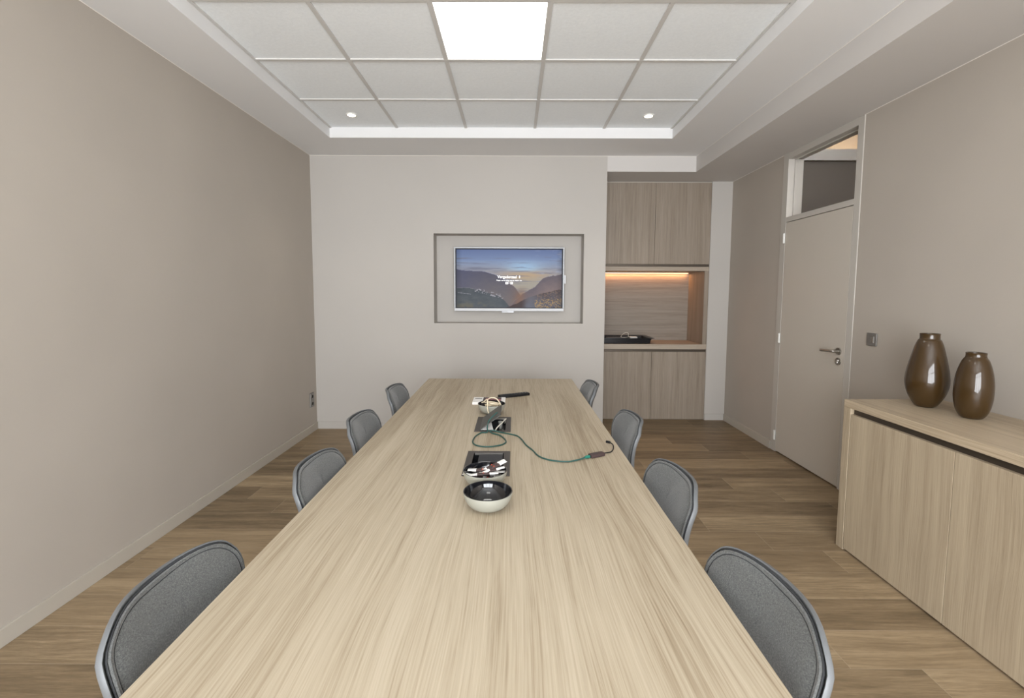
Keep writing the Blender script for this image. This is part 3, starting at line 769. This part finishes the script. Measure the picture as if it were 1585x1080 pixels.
# sugar sticks
def stick():
    t = thing('sugar_stick', 'x', 'sugar stick', (0, 0, 0), 0, 'paper sugar sticks in the bowl')
    def flat(x0, x1, w0, w1, h0, h1):
        b = bmesh.new(); n = 8; rings = []
        for k in range(n+1):
            s = k/n; x = x0+(x1-x0)*s; w = w0+(w1-w0)*s; h = h0+(h1-h0)*s
            rings.append([b.verts.new((x, w*math.cos(a), h*math.sin(a))) for a in [i*PI/5 for i in range(10)]])
        for r0, r1 in zip(rings, rings[1:]):
            for i in range(10): b.faces.new((r0[i], r0[(i+1) % 10], r1[(i+1) % 10], r1[i]))
        b.faces.new(rings[0][::-1]); b.faces.new(rings[-1]); return b
    obj('printed_sleeve', flat(-.021, .021, .0072, .0072, .0042, .0042), PRINTB, t, True)
    obj('paper_end', flat(-.0205, -.050, .0070, .0095, .0040, .0008), WHITE, t, True)
    obj('paper_end', flat(.0205, .050, .0070, .0095, .0040, .0008), WHITE, t, True)
    bb = bmesh.new(); cyl(bb, (0.0, 0, .0030), (0.0, 0, .0046), .0028, 14); obj('print_mark', bb, PRINTR, t, True)
    return t
st0 = None
def put_stick(dx, dy, z, yaw, tilt, label):
    global st0
    if st0 is None: st0 = stick(); s = st0
    else: s = dup(st0)
    s['label'] = label
    s.location = (-0.096+dx, 1.5625+dy, TZ+z); s.rotation_euler = (0, tilt, yaw)
sticks = [(-.004, -.030, .0500, .05, -.06, 'front sugar stick lying level across the bowl, red mark in its middle'),
 (.018, -.008, .0520, .18, -.22, 'sugar stick rising to the right over the bowl rim'),
 (-.010, .004, .0480, -.04, .04, 'dark-banded sugar stick lying level across the middle of the bowl'),
 (.022, .024, .0580, .42, -.30, 'sugar stick with its white tip highest at the back right of the bowl'),
 (-.010, .026, .0440, .08, .02, 'rearmost level sugar stick with red mark in the bowl'),
 (.030, .006, .0600, .62, -.24, 'sugar stick leaning out over the right rim of the bowl'),
 (-.026, -.014, .0360, -.20, .10, 'sugar stick at the left side of the bowl pointing to the left rim'),
 (.010, -.026, .0330, .34, -.05, 'sugar stick half buried under the front one in the bowl'),
 (-.012, .030, .0330, -.30, .05, 'sugar stick buried at the back left of the bowl'),
 (.018, .014, .0380, -.12, -.12, 'sugar stick wedged crosswise in the right half of the bowl'),
 (.0, .0, .0240, .9, .0, 'sugar stick turned end-on low in the bowl'),
 (-.018, .012, .0210, -.75, .0, 'lowest sugar stick showing a white end at the left of the bowl')]
for s_ in sticks: put_stick(*s_)

# cream cord in the far bowl
b = bmesh.new(); r = random.Random(5); P = []
cx_, cy_ = -0.120, 2.528
for k in range(34):
    a = k*1.05+r.uniform(-.25, .25); q = r.uniform(.018, .050)
    P.append((cx_+q*math.cos(a)*1.05, cy_-0.008+q*math.sin(a)*.85, TZ+0.030+0.030*k/34+r.uniform(-.006, .006)))
P += [(cx_-.045, cy_-.03, TZ+.066), (cx_-.020, cy_-.055, TZ+.088), (cx_-.018, cy_-.070, TZ+.066), (cx_-.018, cy_-.085, TZ+.050), (cx_-.012, cy_-.089, TZ+.026), (cx_+.003, cy_-.087, TZ+.012)]
tube(b, smooth_path(P, 6), 0.0030, 8)
tube(b, smooth_path([(cx_-.03, cy_, TZ+.055), (cx_-.012, cy_-.02, TZ+.086), (cx_+.022, cy_-.025, TZ+.088), (cx_+.045, cy_-.045, TZ+.070), (cx_+.050, cy_-.062, TZ+.062), (cx_+.051, cy_-.072, TZ+.046)], 6), 0.0030, 8)
tag(obj('tangled_cord', b, CREAM, None, True), 'tangled cream cord heaped in the farthest bowl, ends hanging out', 'cord')

# white packet behind the far bowl
t = thing('card_box', 'flat white box with dark centre band and pink print behind the farthest bowl', 'box', (-0.147, 2.79, TZ), 0.0)
hb = 0.016
obj('box_body', B(((-0.243, 2.715, TZ+.0006), (-0.049, 2.850, TZ+hb)), bev=0.0015), WHITE, t)
bd = obj('centre_band', B(((-0.1825, 2.713, TZ+.001), (-0.0745, 2.840, TZ+hb+.0012))), PRINTB, t)
bb = bmesh.new(); r = random.Random(2)
for k in range(9):
    x = -0.160+k*0.0095; y = 2.765+r.uniform(-.02, .02)
    tube(bb, smooth_path([(x+0.007*math.cos(a), y+0.022*math.sin(a)+.012*math.cos(k+a), TZ+hb+.0020) for a in [i*PI/4 for i in range(8)]], 3, True), 0.0011, 6, closed=True)
obj('printed_lettering', bb, PRINTP, bd)
obj('edge_mark', B(((-0.232, 2.800, TZ+hb+.0001), (-0.190, 2.815, TZ+hb+.0008))), mat('grey print', (0.15, 0.15, 0.14), 0.5), t)

# long black remote
t = thing('remote_control', 'long black remote control lying behind the farthest bowl, pointing right', 'remote control', (0.0, 2.93, TZ), 0.48)
def rem(bm):
    box(bm, (-0.105, -0.0215, 0.0006), (0.105, 0.0215, 0.0175), 0.004)
bb = bmesh.new(); rem(bb); o = obj('case', bb, BPLAS, t, True, world=False)
for k, (x, y) in enumerate([(.085, .0), (.065, .008), (.065, -.008), (.045, 0), (.02, .01), (.02, -.01), (0, .01), (0, -.01), (-.02, .01), (-.02, -.01), (-.045, 0), (-.065, 0)]):
    bb = bmesh.new(); cyl(bb, (x, y, .0176), (x, y, .0190), .0042, 12); obj('button', bb, METAL if k in (0, 1, 3) else mat('button grey', (.06, .06, .06), .5) if 'button grey' not in MATS else MATS['button grey'], t, True, world=False)
t.location = (0.002, 2.945, TZ)

# green network cable with its adapter
cp = [(-0.078, 2.235, TZ+.0795), (-0.098, 2.222, TZ+.065), (-0.118, 2.205, TZ+.045), (-0.124, 2.185, TZ+.018), (-0.122, 2.160, TZ+.0042),
      (-0.151, 2.148, TZ+.0042), (-0.175, 2.084, TZ+.0042), (-0.177, 2.01, TZ+.0042), (-0.157, 1.967, TZ+.0042), (-0.117, 1.95, TZ+.0042), (-0.079, 1.959, TZ+.0042),
      (-0.044, 1.986, TZ+.0042), (-0.033, 2.03, TZ+.0042), (-0.058, 2.105, TZ+.0042), (-0.095, 2.142, TZ+.0040), (-0.113, 2.166, TZ+.0095), (-0.090, 2.170, TZ+.0085), (-0.062, 2.160, TZ+.0040), (-0.025, 2.137, TZ+.0042),
      (0.016, 2.106, TZ+.0042), (0.038, 2.05, TZ+.0042), (0.054, 1.978, TZ+.0042), (0.079, 1.912, TZ+.0042), (0.1, 1.843, TZ+.0042), (0.128, 1.806, TZ+.0042), (0.165, 1.785, TZ+.0042),
      (0.214, 1.779, TZ+.0042), (0.262, 1.801, TZ+.0055), (0.284, 1.816, TZ+.0075)]
t = thing('network_cable', 'dark green network cable looping over the table from the opened cable box', 'cable', (0.05, 2.0, TZ))
b = bmesh.new(); tube(b, smooth_path(cp, 6), 0.0030, 10); obj('sheath', b, GREENC, t, True)
b = bmesh.new(); tube(b, [(0.282, 1.815, TZ+.0075), (0.290, 1.820, TZ+.0078), (0.303, 1.827, TZ+.008)], 0.006, 10, radii=[.0042, .0065, .0065]); obj('plug_boot', b, GREENB, t, True)
t = thing('network_adapter', 'small dark adapter with short black lead at the end of the green cable', 'adapter', (0.335, 1.847, TZ), 0.50)
obj('adapter_body', B(((-.034, -.0125, .0006), (.034, .0125, .0155)), bev=0.003), ADAPT, t, True, world=False)
b = bmesh.new(); tube(b, smooth_path([(0.363, 1.865, TZ+.008), (0.385, 1.878, TZ+.006), (0.405, 1.898, TZ+.004), (0.421, 1.935, TZ+.006), (0.424, 1.965, TZ+.012), (0.413, 1.984, TZ+.016)], 6), 0.0024, 8); lead = obj('lead', b, BPLAS, t, True)
b = bmesh.new(); tube(b, [(0.416, 1.981, TZ+.0155), (0.402, 1.992, TZ+.0155)], 0.0055, 10); obj('lead_plug', b, BPLAS, lead, True)

# ------------------------------------------------------------------ chairs
prof = smooth_path([(x, 0, z) for x, z in ((.245, .425), (.228, .447), (.15, .456), (.02, .446), (-.10, .444), (-.175, .462), (-.215, .510), (-.232, .585), (-.2362, .660), (-.2502, .7266), (-.2870, .8105))], 8)
PR = [(p.x, p.z) for p in prof]
cum = [0.0]
for a_, c_ in zip(PR, PR[1:]): cum.append(cum[-1]+math.dist(a_, c_))
LEN = cum[-1]
def pat(s):
    s = max(0, min(LEN, s))
    for i in range(len(cum)-1):
        if s <= cum[i+1]:
            k = (s-cum[i])/(cum[i+1]-cum[i]); a_, c_ = PR[i], PR[i+1]
            tx, tz = c_[0]-a_[0], c_[1]-a_[1]; l = math.hypot(tx, tz)
            # normal towards the sitter (up on the seat, forward on the back)
            return a_[0]+tx*k, a_[1]+tz*k, tz/l, -tx/l
def nrm(s):
    n = [0, 0]
    for d in (-.03, -.015, 0, .015, .03):
        q = pat(s+d); n[0] += q[2]; n[1] += q[3]
    l = math.hypot(*n); return n[0]/l, n[1]/l
def interp(tab, s):
    for (a_, va), (c_, vc) in zip(tab, tab[1:]):
        if s <= c_:
            k = (s-a_)/(c_-a_); k = k*k*(3-2*k); return va+(vc-va)*k
    return tab[-1][1]
HW = [(0, .185), (.12, .212), (.30, .212), (.42, .185), (.52, .160), (.62, .187), (.72, .208), (.82, .184), (LEN, .174)]
KUR = [(0, .15), (.25, .45), (.45, 1.3), (.60, .84), (.75, .93), (LEN, 1.63)]
def surf(a, s, off):
    x, z, _, _ = pat(s); nx, nz = nrm(s)
    k = interp(KUR, s); lift = k*a*a+off
    return Vector((x+nx*lift, a*(1-0.35*k*a*a), z+nz*lift))
def outline(n=96):
    pts = []
    sc_, hl = LEN/2, LEN/2
    for i in range(n):
        th = 2*PI*i/n; c_, s_ = math.cos(th), math.sin(th)
        # walk the outline as a superellipse whose half width follows the table above
        e_ = 2/6.5
        u = math.copysign(abs(c_)**e_, c_); v = math.copysign(abs(s_)**e_, s_)
        s = sc_+hl*v
        pts.append((u*interp(HW, s), s))
    return pts
def outline2(n=120):
    # explicit: right side up, rounded top, left side down, rounded front
    R1, R0 = 0.106, 0.09
    side = []
    m = 30
    for i in range(m+1):
        s = R0+(LEN-R1-R0)*i/m; side.append((interp(HW, s), s))
    top = []
    w1 = interp(HW, LEN-R1)
    for i in range(1, 24):
        th = PI*i/24; c_, s_ = math.cos(th), math.sin(th)
        top.append((math.copysign(w1*abs(c_)**(2/2.6), c_), LEN-R1+R1*abs(s_)**(2/2.6)))
    bot = []
    w0 = interp(HW, R0)
    for i in range(1, 24):
        th = PI+PI*i/24; c_, s_ = math.cos(th), math.sin(th)
        bot.append((math.copysign(w0*abs(c_)**(2/3.2), c_), R0-R0*abs(s_)**(2/2.8)))
    return side+top+[(-a, s) for a, s in side[::-1]]+bot
OUT = outline2()
for _ in range(5):       # ease the joins of the outline
    OUT = [tuple(0.25*p+0.5*q+0.25*w_ for p, q, w_ in zip(OUT[i-1], OUT[i], OUT[(i+1) % len(OUT)])) for i in range(len(OUT))]
def mid(s): return 0.11+(s-0.0)/LEN*(LEN-0.23)
def ringpts(r, offf, inset=0.0):
    res = []
    for a, s in OUT:
        ms = LEN*0.12+s/LEN*(LEN*0.76)       # medial point this outline point shrinks towards
        a2, s2 = a*r, ms+(s-ms)*r
        if inset:
            d = math.hypot(a-0, s-ms); k = max(0.0, 1-inset/d); a2, s2 = a*k, ms+(s-ms)*k
        res.append(surf(a2, s2, offf))
    return res
def sheet(rings):
    b = bmesh.new(); V = [[b.verts.new(p) for p in r] for r in rings]; n = len(V[0])
    for r0, r1 in zip(V, V[1:]):
        for i in range(n):
            b.faces.new((r0[i], r0[(i+1) % n], r1[(i+1) % n], r1[i]))
    return b, V
def close_mid(b, ring):
    # the innermost ring is a thin closed loop round the medial line: pair its two sides
    n = len(ring); m = 30; s = m+1; topn = 23
    L_ = ring[:s]; T_ = ring[s:s+topn]; R_ = ring[s+topn:s+topn+s][::-1]; Bt = ring[s+topn+s:]
    for i in range(m): b.faces.new((L_[i], L_[i+1], R_[i+1], R_[i]))
    b.faces.new([L_[-1]]+T_+[R_[-1]])
    b.faces.new([R_[0]]+Bt+[L_[0]])
def make_chair(label):
    t = thing('chair', label, 'chair', (0, 0, 0), 0, 'grey upholstered chairs around the meeting table')
    # rigid shell
    ins = [0, .03, .06, .10, .14, .17]
    rings = [ringpts(1, -.002, i_) for i_ in ins[::-1]]+[ringpts(1, .0035, .0015), ringpts(1, .0035, -.0015), ringpts(1, -.001, -.0035), ringpts(1, -.008, -.003)]+[ringpts(1, -.011, i_) for i_ in ins]
    b, V = sheet(rings); close_mid(b, V[0]); close_mid(b, V[-1])
    obj('shell', b, SHELL, t, True, world=False)
    # upholstered pad
    lay = [(.009, .0015), (.009, .010), (.0105, .0125), (.0140, .0130), (.0175, .0128), (.0190, .0108), (.0210, .0128), (.028, .0175), (.045, .0225), (.07, .0255), (.10, .0275), (.14, .0290), (.17, .0295)]
    rings = [ringpts(1, o_, i_) for i_, o_ in lay]
    b, V = sheet(rings); close_mid(b, V[-1])
    pad = obj('upholstery', b, FABRIC, t, True, world=False)
    for i_, o_, r_ in ((.0070, .0060, .0016), (.0190, .0118, .0012)):
        b = bmesh.new(); tube(b, ringpts(1, o_, i_), r_, 6, closed=True); obj('piping', b, PIPE, pad, True, world=False)
    for sx, sy in ((1, 1), (1, -1), (-1, 1), (-1, -1)):
        b = bmesh.new(); cyl(b, (sx*.13-.02, sy*.14, .43), (sx*.215-.02, sy*.215, .0008), .0125, 14, .0085); obj('leg', b, MATS['chair leg'], t, True, world=False)
    b = B(((-.17, -.155, .420), (-.14, .155, .434)), ((.10, -.155, .424), (.13, .155, .438)), ((-.16, -.02, .421), (.12, .02, .433))); obj('seat_frame', b, MATS['chair leg'], t, world=False)
    return t
mat('chair leg', (0.18, 0.18, 0.18), 0.4, 0.3)
CH = [  # x, y, facing, label
 (0.281, 0.906, PI+.055, 'grey upholstered chair nearest the camera on the right of the table'),
 (0.291, 1.508, PI+.033, 'second grey chair from the camera on the right side, level with the sideboard end'),
 (0.322, 2.235, PI+.02, 'grey chair on the right of the table beside the green cable adapter'),
 (0.265, 3.070, PI, 'farthest grey chair on the right, in front of the lower kitchen cabinet'),
 (-0.469, 0.939, .020, 'grey upholstered chair nearest the camera on the left of the table'),
 (-0.453, 1.619, .010, 'second grey chair from the camera on the left side of the table'),
 (-0.490, 2.215, 0, 'third grey chair from the camera on the left side of the table'),
 (-0.500, 2.915, 0, 'farthest grey chair on the left side, in front of the white back wall')]
c0 = None
for x, y, a, lb in CH:
    if c0 is None: c0 = make_chair(lb); c0.location = (x, y, 0); c0.rotation_euler = (0, 0, a)
    else: dup(c0, (x, y, 0), a, lb)
